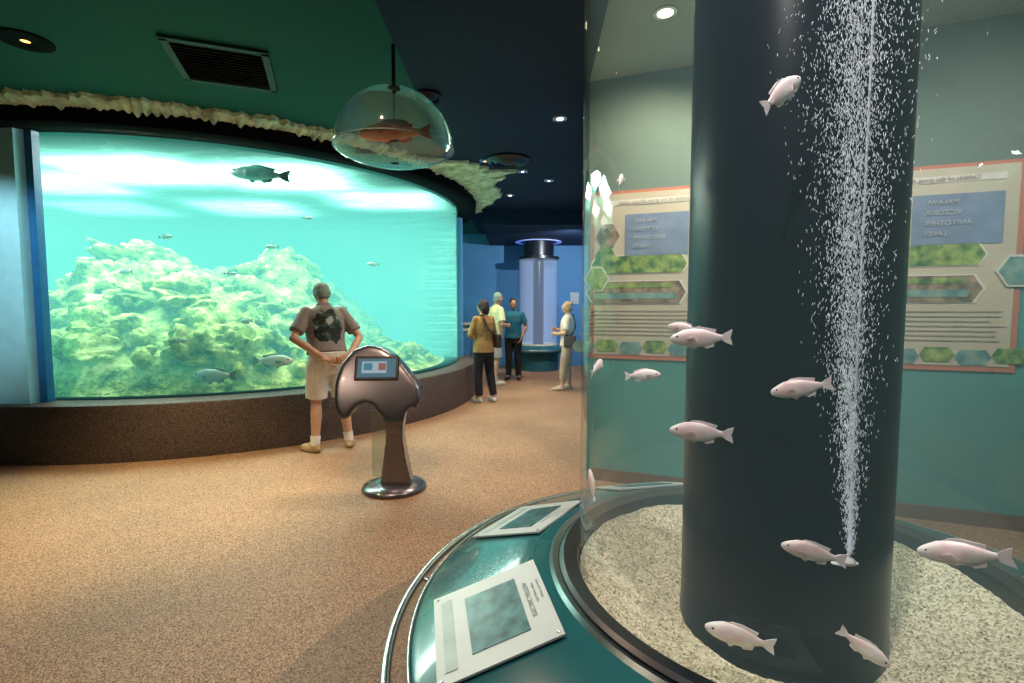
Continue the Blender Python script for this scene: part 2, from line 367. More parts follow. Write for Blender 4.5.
M_s1=mat('silver_scales',(.50,.60,.52),.35,col2=(.75,.80,.7),scale=8); M_s2=mat('silver_fin',(.3,.38,.33),.5)
fish('grouper',(-2.84,5.72,3.0),.80,r(165),r(8),[M_g1,M_g2,M_eye],deep=.20)
for p,L,yw,pt in (((-3.27,5.45,.76),.50,175,0),((-2.72,5.68,.90),.44,10,0),((-2.95,6.2,2.25),.17,190,0),((-2.2,6.4,1.5),.20,170,8),((-3.9,5.7,2.3),.15,10,5),((-4.3,5.6,1.9),.18,170,0),((-3.3,5.9,1.9),.14,20,0),((-1.9,6.9,2.1),.18,175,5),((-3.0,5.65,1.35),.18,160,-4),((-2.5,6.2,2.6),.13,10,0),((-3.55,5.35,1.15),.15,15,0)):
    fish('reef_fish',p,L,r(yw),r(pt),[M_s1,M_s2,M_eye],deep=.30)

# ------------------------------------------------------------ column aquarium in front
col=empty('column_aquarium',(FC[0],FC[1],0))
M_deck=mat('teal_counter_laminate',(.012,.095,.105),.25,var=.1,scale=3,coat=.5)
M_dark=mat('dark_plinth',(.02,.028,.03),.6)
bm=bmesh.new()
lathe(bm,[(.66,.70),(.70,.702),(1.09,.575),(1.11,.56),(1.11,.50),(1.08,.47),(.86,.44)],seg=128,mi=0)
lathe(bm,[(.86,.44),(.86,.05),(.89,.05),(.89,0)],seg=96,mi=1)
fin(bm,'counter',[M_deck,M_dark],col)
bm=bmesh.new(); lathe(bm,[(.606,.50),(.606,.695),(.612,.705),(.655,.715),(.668,.708),(.668,.50)],seg=128,closed=True); fin(bm,'black_rim',M_black,col)
bm=bmesh.new(); lathe(bm,[(.672,.705),(.69,.712),(.70,.702)],seg=128,closed=True); fin(bm,'steel_lip',mat('dark_steel',(.2,.25,.26),.3,1),col)
bm=bmesh.new()
pr=[(1.175+.015*math.cos(t*math.pi/6),.53+.015*math.sin(t*math.pi/6)) for t in range(12)]
lathe(bm,pr,seg=128,closed=True)
pr=[(1.115+.005*math.cos(t*math.pi/4),.563+.005*math.sin(t*math.pi/4)) for t in range(8)]
lathe(bm,pr,seg=128,closed=True)
for i in range(12):
    a=i*math.pi/6+.3; c,s=math.cos(a),math.sin(a)
    limb(bm,(1.09*c,1.09*s,.50),(1.175*c,1.175*s,.525),.009,.009)
fin(bm,'steel_guard_rail',M_chrome,col,sharp=60)
bm=bmesh.new(); lathe(bm,[(.604,.5),(.604,3.39)],seg=256); fin(bm,'acrylic_cylinder',M_glass,col)
bm=bmesh.new(); lathe(bm,[(0,.49),(.598,.49),(.598,3.30),(0,3.30)],seg=96)
bmesh.ops.remove_doubles(bm,verts=bm.verts,dist=1e-4)
fin(bm,'water',glow_watermat('column_water',.15,(.33,.52,.48)),col,smooth=False)
bm=bmesh.new(); lathe(bm,[(.285,.45),(.279,.60),(.279,3.39)],seg=128); fin(bm,'black_core_pipe',mat('black_core',(.003,.004,.014),.3,var=.2,scale=2,spec=.18),col)
M_grav=speck('pale_gravel',(.48,.42,.27),(.76,.71,.52),(.93,.90,.72),150,.9,1.0,.85,1.05)
bm=bmesh.new()
NR,NA=40,240; G=[]
def gz(rad): return .53+.135*((rad-.27)/.33)**1.5
for i in range(NR):
    rad=.27+(.602-.27)*i/(NR-1); row=[]
    for j in range(NA):
        a=2*math.pi*j/NA; x,y=rad*math.cos(a),rad*math.sin(a)
        z=gz(rad)+.014*noise.noise(V((x*8,y*8,0)))+.006*noise.noise(V((x*60,y*60,0)))
        row.append(bm.verts.new((x,y,z)))
    G.append(row)
for i in range(NR-1):
    for j in range(NA): bm.faces.new((G[i][j],G[i][(j+1)%NA],G[i+1][(j+1)%NA],G[i+1][j]))
for _ in range(2600):
    rad=math.sqrt(rr.uniform(.29**2,.592**2)); a=rr.uniform(0,6.283); s=rr.uniform(.002,.005)
    x,y=rad*math.cos(a),rad*math.sin(a)
    z=gz(rad)+.014*noise.noise(V((x*8,y*8,0)))+.004
    M=Matrix.Translation((x,y,z))@Euler((rr.random()*3,rr.random()*3,0)).to_matrix().to_4x4()@Matrix.Diagonal((s,s*.8,s*.6,1))
    bmesh.ops.create_icosphere(bm,subdivisions=1,radius=1,matrix=M)
fin(bm,'gravel_bed',M_grav,col,sharp=0)
bx,by=-.105,-.44
bm=bmesh.new(); limb(bm,(bx+.02,by+.005,.955),(bx+.02,by+.005,3.3),.0022,.0022,seg=8); ell(bm,(bx+.01,by,.955),(.02,.02,.007)); ell(bm,(bx+.01,by,.948),(.03,.012,.005))
fin(bm,'air_line',mat('white_tube',(.75,.78,.8),.3),col)
bm=bmesh.new(); t=bmesh.ops.create_icosphere(bm,subdivisions=1,radius=1); bv=[v.co.copy() for v in bm.verts]; bf=[[v.index for v in f.verts] for f in bm.faces]; bm.free()
vs=[];fs=[]
n=0
while n<17000:
    z=.965+2.0*rr.random()**.85
    sg=.004+.052*(z-.965)**.9
    x=bx+.012-.010*(z-.965)+.014*math.sin(z*2.6)+rr.gauss(0,sg)*(1 if rr.random()<.55 else .35); y=by+rr.gauss(0,sg*.45)
    if not .295<math.hypot(x,y)<.585: continue
    n+=1
    w=rr.uniform(.0004,.00085); h=w*rr.uniform(2.5,8)
    R=Euler((rr.gauss(0,.2),rr.gauss(0,.28),0)).to_matrix(); b0=len(vs)
    for v in bv: vs.append(tuple(R@V((v.x*w,v.y*w,v.z*h))+V((x,y,z))))
    for f in bf: fs.append([b0+i for i in f])
me=bpy.data.meshes.new('air_bubbles'); me.from_pydata(vs,[],fs); me.materials.append(mat('bubble_white',(.85,.9,.95),.15,var=.05,emis=(.8,.88,1),es=.12))  # bubbles get a faint glow of their own to look lit
o=bpy.data.objects.new('air_bubbles',me); C.objects.link(o); o.parent=col
M_lab=mat('white_label',(.50,.54,.54),.35,var=.03); M_ink=mat('label_ink',(.05,.06,.07),.6); M_pic=mat('label_photo',(.006,.035,.045),.3,scale=22,col2=(.06,.19,.20))
slope=math.atan2(.127,.39)
def label(ang,rad,w,d,twist=0,title='ELECTRIC YELLOW'):
    """local x = radial outward, local y = tangential"""
    e=empty('info_label',(FC[0]+rad*math.cos(ang),FC[1]+rad*math.sin(ang),.702-(rad-.70)*math.tan(slope)+.004)); e.rotation_euler=(Matrix.Rotation(ang,3,'Z')@Matrix.Rotation(slope,3,'Y')@Matrix.Rotation(twist,3,'Z')).to_euler()
    bm=bmesh.new(); box(bm,(0,0,0),(d,w,.006)); p=fin(bm,'plate',M_lab,e,smooth=False)
    bm=bmesh.new(); box(bm,(-.01,0.0,.004),(d*.48,w*.66,.003)); fin(bm,'picture',M_pic,e,smooth=False)
    bm=bmesh.new(); box(bm,(d*.38,0,.0045),(d*.10,w*.8,.001)); fin(bm,'pale_strip',mat('strip_grey',(.36,.44,.44),.4),e,smooth=False)
    for s,sz,x,y in ((title,.019,-d*.34,0),('Lake Malawi, Africa',.012,-d*.40,-.02),('African cichlid family',.011,-d*.45,-.03)):
        c=bpy.data.curves.new('print','FONT'); c.body=s; c.size=sz; c.align_x='CENTER'; c.align_y='CENTER'
        o=bpy.data.objects.new('print',c); C.objects.link(o); o.parent=e; o.location=(x,y,.0045); o.rotation_euler=(0,0,r(-90)); c.materials.append(M_ink)
    bm=bmesh.new()
    for i in (-1,1):
        for s in(-1,1): ell(bm,(s*d*.46,i*w*.46,.004),(.005,.005,.002),seg=8)
    fin(bm,'screws',M_chrome,e,smooth=False)
label(A(190),.885,.37,.33); label(A(146),.90,.36,.32); label(A(102),.90,.36,.32); label(A(238),.89,.36,.32)

# ------------------------------------------------------------ wall poster
wa=math.atan2(-2.386,6.345)
po=empty('wall_poster',(.655,4.333,0),wa)
def T(u,z,w,h,y,m,name,hexa=False):
    bm=bmesh.new()
    if hexa:
        c=h*.5; pts=[(u-w/2,z),(u-w/2+c*.6,z+h/2),(u+w/2-c*.6,z+h/2),(u+w/2,z),(u+w/2-c*.6,z-h/2),(u-w/2+c*.6,z-h/2)]
        a=[bm.verts.new((p[0],y,p[1])) for p in pts]; b=[bm.verts.new((p[0],y+.004,p[1])) for p in pts]
        bm.faces.new(a);bm.faces.new(b[::-1])
        for i in range(6): bm.faces.new((a[i],a[(i+1)%6],b[(i+1)%6],b[i]))
    else: box(bm,(u,y+.002,z),(w,.004,h))
    return fin(bm,name,m,po,smooth=False)
M_or=mat('poster_orange',(.62,.20,.12),.5,var=.05); M_cr=mat('poster_cream',(.62,.58,.46),.5,var=.08,scale=1.5)
M_pb=mat('poster_blue',(.20,.28,.46),.5,var=.12); M_pg=mat('poster_foliage',(.03,.15,.02),.6,scale=14,col2=(.40,.55,.12)); M_pbr=mat('poster_wood',(.12,.07,.035),.6,scale=14,col2=(.45,.34,.22)); M_wh=mat('poster_white',(.80,.80,.74),.5,var=.02); M_gr=mat('poster_grey_text',(.40,.36,.30),.6)
M_dis=mat('poster_water',(.06,.22,.26),.6,scale=10,col2=(.30,.48,.42)); M_hd=mat('poster_heading',(.50,.56,.62),.5,var=.02)
pc=1.45
T(pc,1.77,2.86,1.40,-.012,M_or,'border'); T(pc,1.775,2.79,1.34,-.017,M_cr,'sheet')
def txt(s,u,z,size,m,name,al='CENTER'):
    c=bpy.data.curves.new(name,'FONT'); c.body=s; c.size=size; c.align_x=al; c.align_y='CENTER'; c.extrude=.001
    o=bpy.data.objects.new(name,c); C.objects.link(o); o.parent=po; o.location=(u,-.030,z); o.rotation_euler=(r(90),0,0); c.materials.append(m); o.scale=(-1,1,1)
for i,(u) in enumerate((.55,2.35)): 
    T(u,2.37,.85,.045,-.022,M_wh,'title_strip_%d'%i); txt('Cichlids of the great African lakes',u,2.37,.042,M_gr,'title')
for base,nm in ((.42,'l'),(2.30,'r')):
    ub=base+.14 if nm=='l' else base+.22
    T(ub,2.10,.50,.34,-.022,M_pb,'blue_block_'+nm)
    for i,s in enumerate(('MALAWI,','VICTORIA','AND OTHER','LAKES')): txt(s,ub-.18,2.215-i*.07,.045,M_hd,'heading','RIGHT')
    T(base,1.86,.80,.155,-.022,M_wh,'river_frame_'+nm,True); T(base,1.86,.77,.14,-.026,M_pg,'river_photo_'+nm,True)
    T(base-.02,1.63,.84,.195,-.022,M_wh,'bank_frame_'+nm,True); T(base-.02,1.63,.80,.18,-.026,M_pbr,'bank_photo_'+nm,True); T(base-.02,1.60,.66,.05,-.029,M_dis,'bank_water_'+nm,True); T(base-.02,1.685,.60,.035,-.029,M_pg,'bank_trees_'+nm,True)
    T(base+(.55 if nm=='r' else -.34),1.745,.22,.21,-.030,M_wh,'fish_frame_'+nm,True); T(base+(.55 if nm=='r' else -.34),1.745,.19,.18,-.034,M_dis if nm=='r' else M_pg,'fish_photo_'+nm,True)
    if nm=='l': T(.17,2.10,.2,.2,-.026,M_pbr,'stone_photo',True); T(.15,1.93,.18,.17,-.030,M_pg,'plant_photo',True)
    for i in range(7): T(base+(.03*(i%2)),1.475-i*.033,.98-.06*(i%3),.008,-.022,M_gr,'text_line_%s%d'%(nm,i))
    for i in range(6): T(base-.45+i*.20,1.165+.015*(i%2),.20,.10,-.022,M_pg if i%2 else M_dis,'foliage_strip_%s%d'%(nm,i),True)
for i in range(12): T(1.36,2.2-i*.08,.7,.02,-.022,M_gr,'text_line_m%d'%i)

# ------------------------------------------------------------ ceiling vent, lamps, dome
vent=empty('ceiling_air_vent',(-2.26,4.06,3.4),r(20))
bm=bmesh.new()
for a,b_,c,d in ((0,.34,.70,.05),(0,-.34,.70,.05),(.325,0,.05,.70),(-.325,0,.05,.70)): box(bm,(a,b_,-.012),(c,d,.022))
fin(bm,'frame',mat('vent_frame',(.012,.035,.035),.6),vent,smooth=False)
bm=bmesh.new(); box(bm,(0,0,-.003),(.62,.64,.004)); fin(bm,'duct_shadow',M_blackm,vent,smooth=False)
bm=bmesh.new()
for i in range(13): box(bm,(0,-.29+i*.048,-.014),(.60,.030,.003),rot=(r(38),0,0))
fin(bm,'louvres',mat('vent_louvre',(.04,.08,.08),.5),vent,smooth=False)
M_lamp=emit('lamp_warm',(1,.85,.6),14); M_lampo=emit('lamp_orange',(1,.4,.08),6)
def downlight(x,y,z=3.4,ra=.05,m=None,ring=.075,ringm=None):
    e=empty('ceiling_downlight',(x,y,z))
    bm=bmesh.new(); lathe(bm,[(ra,0),(ra,-.012),(ra+.01,-.016),(ring,-.012),(ring+.003,0)],seg=32,closed=True); fin(bm,'trim_ring',ringm or M_chrome,e)
    bm=bmesh.new(); lathe(bm,[(0.0005,-.006),(ra,-.006),(ra,-.002),(0.0005,-.002)],seg=24,closed=True); fin(bm,'lamp_face',m or M_lamp,e)
downlight(.48,5.15,ra=.035); downlight(-3.46,3.69,ra=.03,m=M_lampo,ring=.16,ringm=M_blackm); downlight(-.03,8.57,ra=.03); downlight(.55,7.6,ra=.02); downlight(-.35,6.6,ra=.02,m=M_lampo); downlight(.15,7.1,ra=.02)
downlight(1.9,3.0,z=3.39,ra=.035);downlight(2.6,2.4,z=3.39,ra=.03);downlight(.98,3.33,z=3.39,ra=.05)
def diffuser(x,y,R):
    bm=bmesh.new(); lathe(bm,[(R,0),(R*1.0,-.02),(R*.8,-.05),(R*.75,-.02),(R*.55,-.06),(R*.5,-.03),(R*.25,-.06),(0.001,-.06),(0.001,0)],seg=40,closed=True)
    fin(bm,'ceiling_air_diffuser',M_black,loc=(x,y,3.4))
diffuser(-.05,6.55,.28); diffuser(-.75,4.6,.12)
dm=empty('hanging_display_dome',(-.86,3.75,2.66))
bm=bmesh.new(); pf=[(.03,-.10),(.15,-.097),(.26,-.08),(.35,-.05),(.41,-.02)]+[(.43*math.cos(t*math.pi/2/20)+1e-4,.43*math.sin(t*math.pi/2/20)) for t in range(21)]
lathe(bm,pf,seg=64); fin(bm,'clear_dome',glassmat('dome_acrylic',tint=(.93,.97,.95),base=.05,edge=.40,power=2.2,rough=.08,milk=.06),dm,sharp=0)
bm=bmesh.new(); lathe(bm,[(.431+.003*math.cos(t*math.pi/4),.003*math.sin(t*math.pi/4)) for t in range(8)],seg=64,closed=True); fin(bm,'dome_rim',mat('rim_clear',(.18,.28,.26),.5),dm)
bm=bmesh.new(); limb(bm,(0,0,.40),(0,0,.74),.014,.014); ell(bm,(0,0,.43),(.05,.05,.02)); limb(bm,(0,0,.43),(0,0,.15),.004,.004,seg=8); fin(bm,'hanging_rod',M_black,dm)
M_o1=mat('orange_model',(.85,.12,.02),.4,scale=9,col2=(1,.32,.08)); M_o2=mat('orange_model_fin',(.55,.06,.03),.4)
fish('model_fish',(0,0,.12),.52,r(195),r(-6),[M_o1,M_o2,M_eye],deep=.26,parent=dm)
bm=bmesh.new(); ell(bm,(0,0,.185),(.11,.035,.03)); ell(bm,(-.06,0,.06),(.10,.03,.02)); fin(bm,'model_dark_stripe',M_black,dm)

# ------------------------------------------------------------ kiosk
ki=empty('touchscreen_kiosk',(-.994,4.085,0),r(4))
M_kio=mat('brushed_grey_metal',(.19,.18,.205),.27,.85,var=.1,scale=4,coat=.5)
pts=[(-.09,.02),(-.055,.25),(-.025,.48),(-.05,.62),(-.12,.70),(-.20,.73),(-.27,.70),(-.32,.62),(-.38,.60),(-.44,.70),(-.455,.88),(-.42,1.03),(-.33,1.15),(-.22,1.19),(-.10,1.17),(.0,1.11),(.09,1.02),(.17,.93),(.235,.85),(.25,.76),(.22,.69),(.17,.70),(.125,.66),(.105,.56),(.10,.45),(.125,.25),(.18,.02)]
bm=bmesh.new(); a_=[bm.verts.new((x,-.10,z)) for x,z in pts]; b_=[bm.verts.new((x,.10,z)) for x,z in pts]
bm.faces.new(a_); bm.faces.new(b_[::-1])
for i in range(len(pts)): bm.faces.new((a_[i],a_[(i+1)%len(pts)],b_[(i+1)%len(pts)],b_[i]))
bmesh.ops.triangulate(bm,faces=bm.faces)
k=fin(bm,'sculpted_body',M_kio,ki,sharp=0); remesh(k,.012,22); bake(k)
for v in k.data.vertices:
    z=v.co.z; v.co.y+= .42*max(0,z-.60)**1.15*1.1 - .03
    if z<.5: v.co.y*= .85+.3*(z/.5)*.3
for p in k.data.polygons: p.use_smooth=True
bm=bmesh.new(); lathe(bm,[(.001,0),(.255,0),(.265,.015),(.255,.035),(.20,.055),(.12,.075),(.001,.08)],c=(.01,0),seg=64); fin(bm,'round_foot',M_kio,ki,sharp=0)
tilt=r(-24)
bm=bmesh.new(); box(bm,(0,0,0),(.36,.03,.21)); s1=fin(bm,'screen_bezel',mat('kiosk_bezel',(.02,.02,.025),.35),ki,smooth=False,loc=(-.12,.035,1.0),rot=(tilt,0,0)); bevel(s1,.01)
bm=bmesh.new(); box(bm,(0,-.0165,0),(.31,.004,.16),mi=0); box(bm,(-.02,-.0195,.005),(.20,.002,.10),mi=1); box(bm,(.045,-.0210,.01),(.06,.002,.06),mi=2); box(bm,(-.07,-.0210,.01),(.07,.002,.06),mi=3)
fin(bm,'screen',[emit('screen_blue',(.05,.16,.22),.8),emit('screen_card',(.55,.75,.85),.5),emit('screen_photo',(.45,.18,.15),.5),emit('screen_sea',(.05,.28,.42),.6)],ki,smooth=False,loc=(-.12,.035,1.0),rot=(tilt,0,0))
for m_ in bpy.data.materials:
    if m_.name.startswith('screen_'):
        bb=m_.node_tree.nodes['Principled BSDF'].inputs['Base Color']
        if bb.links: m_.node_tree.links.remove(bb.links[0])
        bb.default_value=(.02,.02,.02,1)
bm=bmesh.new(); box(bm,(0,0,0),(.13,.008,.56)); fin(bm,'clear_side_panel',glassmat('kiosk_acrylic',tint=(.80,.88,.86),base=.12,edge=.5,power=2),ki,smooth=False,loc=(-.10,-.01,.38))

# ------------------------------------------------------------ people
def ornt(d,n):
    d=d.normalized(); n=(n-d*n.dot(d)).normalized(); s=d.cross(n)
    return d,n,s
def hand(w,d,n,sg,curl):
    bm=bmesh.new(); d,n,s=ornt(V(d),V(n)); s=s*sg; w=V(w)
    R=Matrix((s,d,n)).transposed()
    ell(bm,w+d*.045,(.040,.055,.017),R); limb(bm,w-d*.03,w+d*.02,.026,.024)
    for o,l in ((.029,.072),(.010,.082),(-.010,.076),(-.028,.060)):
        b=w+d*.085+s*o; d1=(d*math.cos(curl)+n*math.sin(curl)); d2=(d*math.cos(curl*2.2)+n*math.sin(curl*2.2))
        m=b+d1*l*.5; path(bm,[b-d*.02,b,m,m+d2*l*.5],[.009,.0095,.0085,.007])
    b=w+d*.025+s*.03; d1=(d*.75+s*.65+n*.2).normalized(); d2=(d*.9+s*.25+n*.4).normalized(); m=b+d1*.04
    path(bm,[b,m,m+d2*.032],[.012,.0105,.008])
    return bm
def person(name,loc,rz,sc_=1,J=None,lean=0,head_rot=(0,0,0),skin=None,shirt=None,sleeve=.6,legs=None,leg_end=.1,shoe=None,sock=None,hair=None,hair_style='short',build=1.0,hem=.90,fem=False,palms=None,curl=.35,bag=None):
    e=empty(name,loc,rz); e.scale=(sc_,)*3
    sw=.175 if not fem else .15
    D=dict(sh=(sw,0,1.42),elR=(.25,-.03,1.14),wrR=(.26,.06,.90),elL=(-.25,-.03,1.14),wrL=(-.26,.06,.90),
           hipR=(.09,0,.90),knR=(.10,.02,.49),anR=(.11,-.03,.09),hipL=(-.09,0,.90),knL=(-.10,.02,.49),anL=(-.11,-.03,.09),toR=(.14,.12,.03),toL=(-.14,.12,.03))
    if J: D.update(J)
    def ln(p):
        p=V(p); 
        if p.z>.9: p.y+=lean*(p.z-.9)
        return p
    bw=build
    wx=.155 if not fem else .135
    rings=[((0,0,.84),.15*bw,.115*bw),((0,0,.92),.17*bw,.125*bw),((0,0,1.02),.160*bw,.12*bw),((0,0.005,1.12),wx*bw,.115*bw),((0,.01,1.26),.172*bw,.122*bw),((0,.005,1.37),.175*bw,.112*bw),((0,0,1.44),.13*bw,.085*bw),((0,0,1.49),.07,.06)]
    rings=[(ln(c),a,b) for c,a,b in rings]
    shR=ln(D['sh']); shL=ln((-D['sh'][0],D['sh'][1],D['sh'][2]))
    hc=ln((0,.025,1.635)); hc.z-=abs(lean)*.08
    HR=Euler(head_rot).to_matrix()
    bm=bmesh.new()
    loft(bm,rings)
    path(bm,[ln((0,0,1.44)),ln((0,.005,1.53)),hc+HR@V((0,-.01,-.05))],[.065,.055,.055])
    ell(bm,hc,(.076,.096,.108),HR); ell(bm,hc+HR@V((0,.025,-.055)),(.056,.066,.062),HR)
    ell(bm,hc+HR@V((0,.098,-.018)),(.012,.018,.024),HR); ell(bm,hc+HR@V((0,.088,.022)),(.05,.012,.012),HR)
    for s in(1,-1): ell(bm,hc+HR@V((s*.078,-.005,-.012)),(.012,.02,.030),HR)
    ell(bm,hc+HR@V((0,.086,-.062)),(.025,.012,.009),HR)
    for S,sh in (('R',shR),('L',shL)):
        el=V(D['el'+S]); wr=V(D['wr'+S])
        path(bm,[sh,sh.lerp(el,.5),el,el.lerp(wr,.35),wr],[.054*bw,.046*bw,.038,.040,.027])
        hp=V(D['hip'+S]);kn=V(D['kn'+S]);an=V(D['an'+S])
        path(bm,[hp,hp.lerp(kn,.5),kn,kn.lerp(an,.3)+V((0,-.015,0)),an],[.092*bw,.075*bw,.054,.058,.038])
        path(bm,[an,V(D['to'+S])],[.04,.03])
    o=fin(bm,'body',skin,e,sharp=0); remesh(o,.011,5)
    for S,sg in (('R',-1),('L',1)):
        el=V(D['el'+S]); wr=V(D['wr'+S]); d=D.get('hd'+S,wr-el)
        n=palms[S] if palms else ((-1,0,0) if S=='R' else (1,0,0))
        bm=hand(wr,d,n,D.get('ts'+S,sg),curl); o=fin(bm,'hand_'+('right' if S=='R' else 'left'),skin,e,sharp=0); remesh(o,.004,2)
    bm=bmesh.new()
    for s in(1,-1):
        ell(bm,hc+HR@V((s*.031,.083,.002)),(.013,.010,.009),HR,mi=0); ell(bm,hc+HR@V((s*.031,.091,.002)),(.006,.005,.006),HR,mi=1)
    ell(bm,hc+HR@V((0,.096,-.062)),(.022,.006,.005),HR,mi=2)
    fin(bm,'eyes_and_mouth',[M_eyew,M_eyed,M_lip],e,sharp=0)
    bm=bmesh.new()
    if hair_style=='thin':
        ell(bm,hc+HR@V((0,-.014,.028)),(.085,.098,.098),HR,seg=24); ell(bm,hc+HR@V((0,-.045,-.01)),(.080,.064,.078),HR,seg=20)
    else:
        ell(bm,hc+HR@V((0,-.018,.022)),(.083,.094,.104),HR,seg=24)
        ell(bm,hc+HR@V((0,-.045,-.03)),(.072,.062,.07),HR,seg=20)
    if hair_style=='bob':
        ell(bm,hc+HR@V((0,-.04,-.04)),(.095,.075,.115),HR,seg=24); ell(bm,hc+HR@V((0,-.01,.02)),(.094,.096,.108),HR,seg=24)
    if hair_style=='fluffy':
        for i in range(16):
            a=i*.9; ell(bm,hc+HR@V((.07*math.cos(a),-.04+.05*math.sin(a),.03+.06*math.sin(i*1.7))),(.035,.035,.035),HR,seg=10)
    o=fin(bm,'hair',hair,e,sharp=0); remesh(o,.008,2)
    bm=bmesh.new(); ex=.016
    rr_=[x for x in rings if x[0].z>hem-.02]
    first=rr_[0]; hb=(V((first[0].x,first[0].y,hem)),first[1]+.006,first[2]+.006)
    loft(bm,[(hb[0],hb[1]+ex+.008,hb[2]+ex+.008)]+[(c,a+ex,b+ex) for c,a,b in rr_[1:-1]]+[(rings[-1][0],.078,.072)])
    for S,sh in (('R',shR),('L',shL)):
        el=V(D['el'+S]); wr=V(D['wr'+S])
        ell(bm,sh,(.056*bw+.006,)*3)
        if sleeve<=1: limb(bm,sh,sh.lerp(el,sleeve),.060*bw+.002,.062*bw+.006,cap1=False)
        else:
            limb(bm,sh,el,.060*bw,.053); limb(bm,el,el.lerp(wr,sleeve-1),.053,.045,cap1=False)
    o=fin(bm,'shirt',shirt,e,sharp=0); remesh(o,.010,4)
    bm=bmesh.new(); limb(bm,ln((0,.0,1.465)),ln((0,.0,1.515)),.085,.068,cap0=False,cap1=False); o=fin(bm,'collar',shirt,e,sharp=0); remesh(o,.008,2)
    bm=bmesh.new(); loft(bm,[((0,0,.80),.13*bw,.11*bw),((0,0,.86),.175*bw,.135*bw),((0,0,.95),.180*bw,.137*bw),((0,0,1.03),.168*bw,.128*bw)])
    for S in 'RL':
        hp=V(D['hip'+S]);kn=V(D['kn'+S]);an=V(D['an'+S])
        if leg_end>.4:
            f=(hp.z-leg_end)/(hp.z-kn.z); q=hp.lerp(kn,f); limb(bm,hp,q,.106*bw,.098*bw,cap1=False)
        else:
            f=(kn.z-leg_end)/(kn.z-an.z); limb(bm,hp,kn,.104*bw,.076); limb(bm,kn,kn.lerp(an,f),.076,.064,cap1=False)
    o=fin(bm,'shorts' if leg_end>.4 else 'trousers',legs,e,sharp=0); remesh(o,.010,3)
    bm=bmesh.new()
    for S in 'RL':
        an=V(D['an'+S]);to=V(D['to'+S]); d=(to-an); d.z=0; L=d.length; dd=d.normalized(); R=Matrix((V((dd.y,-dd.x,0)),dd,V((0,0,1)))).transposed()
        c=V((an.x,an.y,.04))+d*.45
        ell(bm,c,(.050,.145,.042),R); ell(bm,V((an.x,an.y,.06)),(.046,.055,.05),R); ell(bm,V((c.x,c.y,.018))+dd*.01,(.052,.148,.018),R)
    o=fin(bm,'shoes',shoe,e,sharp=0); remesh(o,.008,3)
    if sock:
        bm=bmesh.new()
        for S in 'RL':
            an=V(D['an'+S]);kn=V(D['kn'+S]); limb(bm,an,an.lerp(kn,.20),.047,.050,cap1=False)
        fin(bm,'socks',sock,e)
    if bag:
        bm=bmesh.new(); box(bm,bag[0],bag[1]); o=fin(bm,'shoulder_bag',bag[2],e); bevel(o,.03,3)
        bm=bmesh.new(); path(bm,[V(bag[0])+V((0,-.02,.1)),ln((0,-.15,1.25)),ln((-.08*bag[3],-.10,1.50)),ln((-.09*bag[3],.08,1.46)),ln((0,.15,1.25)),V(bag[0])+V((0,.04,.1))],[.012]*6,seg=8); fin(bm,'bag_strap',bag[2],e)
    return e
M_eyew=mat('eye_white',(.8,.8,.78),.2); M_eyed=mat('eye_iris',(.03,.02,.015),.1); M_lip=mat('lips',(.45,.16,.13),.5)
SK=mat('skin_fair',(.62,.36,.25),.5,var=.08,scale=12); SK2=mat('skin_tan',(.42,.22,.14),.5,var=.08,scale=12)
H_gr=mat('hair_grey',(.26,.34,.31),.8,scale=60,bump=.5,bscale=120); H_dk=mat('hair_dark',(.025,.015,.012),.5,scale=60,bump=.5,bscale=120); H_bl=mat('hair_blonde',(.55,.36,.20),.6,scale=60,bump=.5,bscale=120)
MS=bpy.data.materials.new('printed_shirt'); MS.use_nodes=True; nt=MS.node_tree; b=nt.nodes['Principled BSDF']; b.inputs['Roughness'].default_value=.85
tc=nn(nt,'ShaderNodeTexCoord'); vd=nn(nt,'ShaderNodeVectorMath',operation='DISTANCE'); mp=nn(nt,'ShaderNodeMapping'); mp.inputs['Scale'].default_value=(1,.4,.9)
nt.links.new(tc.outputs['Object'],mp.inputs['Vector']); nt.links.new(mp.outputs[0],vd.inputs[0]); vd.inputs[1].default_value=(0,-.03,1.17)
nz0=nn(nt,'ShaderNodeTexNoise'); nz0.inputs['Scale'].default_value=9; nt.links.new(tc.outputs['Object'],nz0.inputs['Vector'])
wob=nn(nt,'ShaderNodeMath',operation='MULTIPLY_ADD'); wob.inputs[1].default_value=.22; nt.links.new(nz0.outputs['Fac'],wob.inputs[0]); nt.links.new(vd.outputs['Value'],wob.inputs[2])
lt=nn(nt,'ShaderNodeMath',operation='LESS_THAN'); lt.inputs[1].default_value=.255; nt.links.new(wob.outputs[0],lt.inputs[0])
nz=nn(nt,'ShaderNodeTexNoise'); nz.inputs['Scale'].default_value=9; nz.inputs['Detail'].default_value=6; nt.links.new(tc.outputs['Object'],nz.inputs['Vector'])
cr=nn(nt,'ShaderNodeValToRGB'); cr.color_ramp.interpolation='CONSTANT'; e=cr.color_ramp.elements; e[0].color=(.015,.025,.025,1); e[1].position=.56; e[1].color=(.45,.48,.44,1); q=e.new(.48); q.color=(.05,.09,.08,1)
nt.links.new(nz.outputs['Fac'],cr.inputs['Fac'])
nzb=nn(nt,'ShaderNodeTexNoise'); nzb.inputs['Scale'].default_value=30; nt.links.new(tc.outputs['Object'],nzb.inputs['Vector'])
crb=nn(nt,'ShaderNodeValToRGB'); crb.color_ramp.elements[0].color=(.18,.15,.14,1); crb.color_ramp.elements[1].color=(.36,.32,.30,1); nt.links.new(nzb.outputs['Fac'],crb.inputs['Fac'])
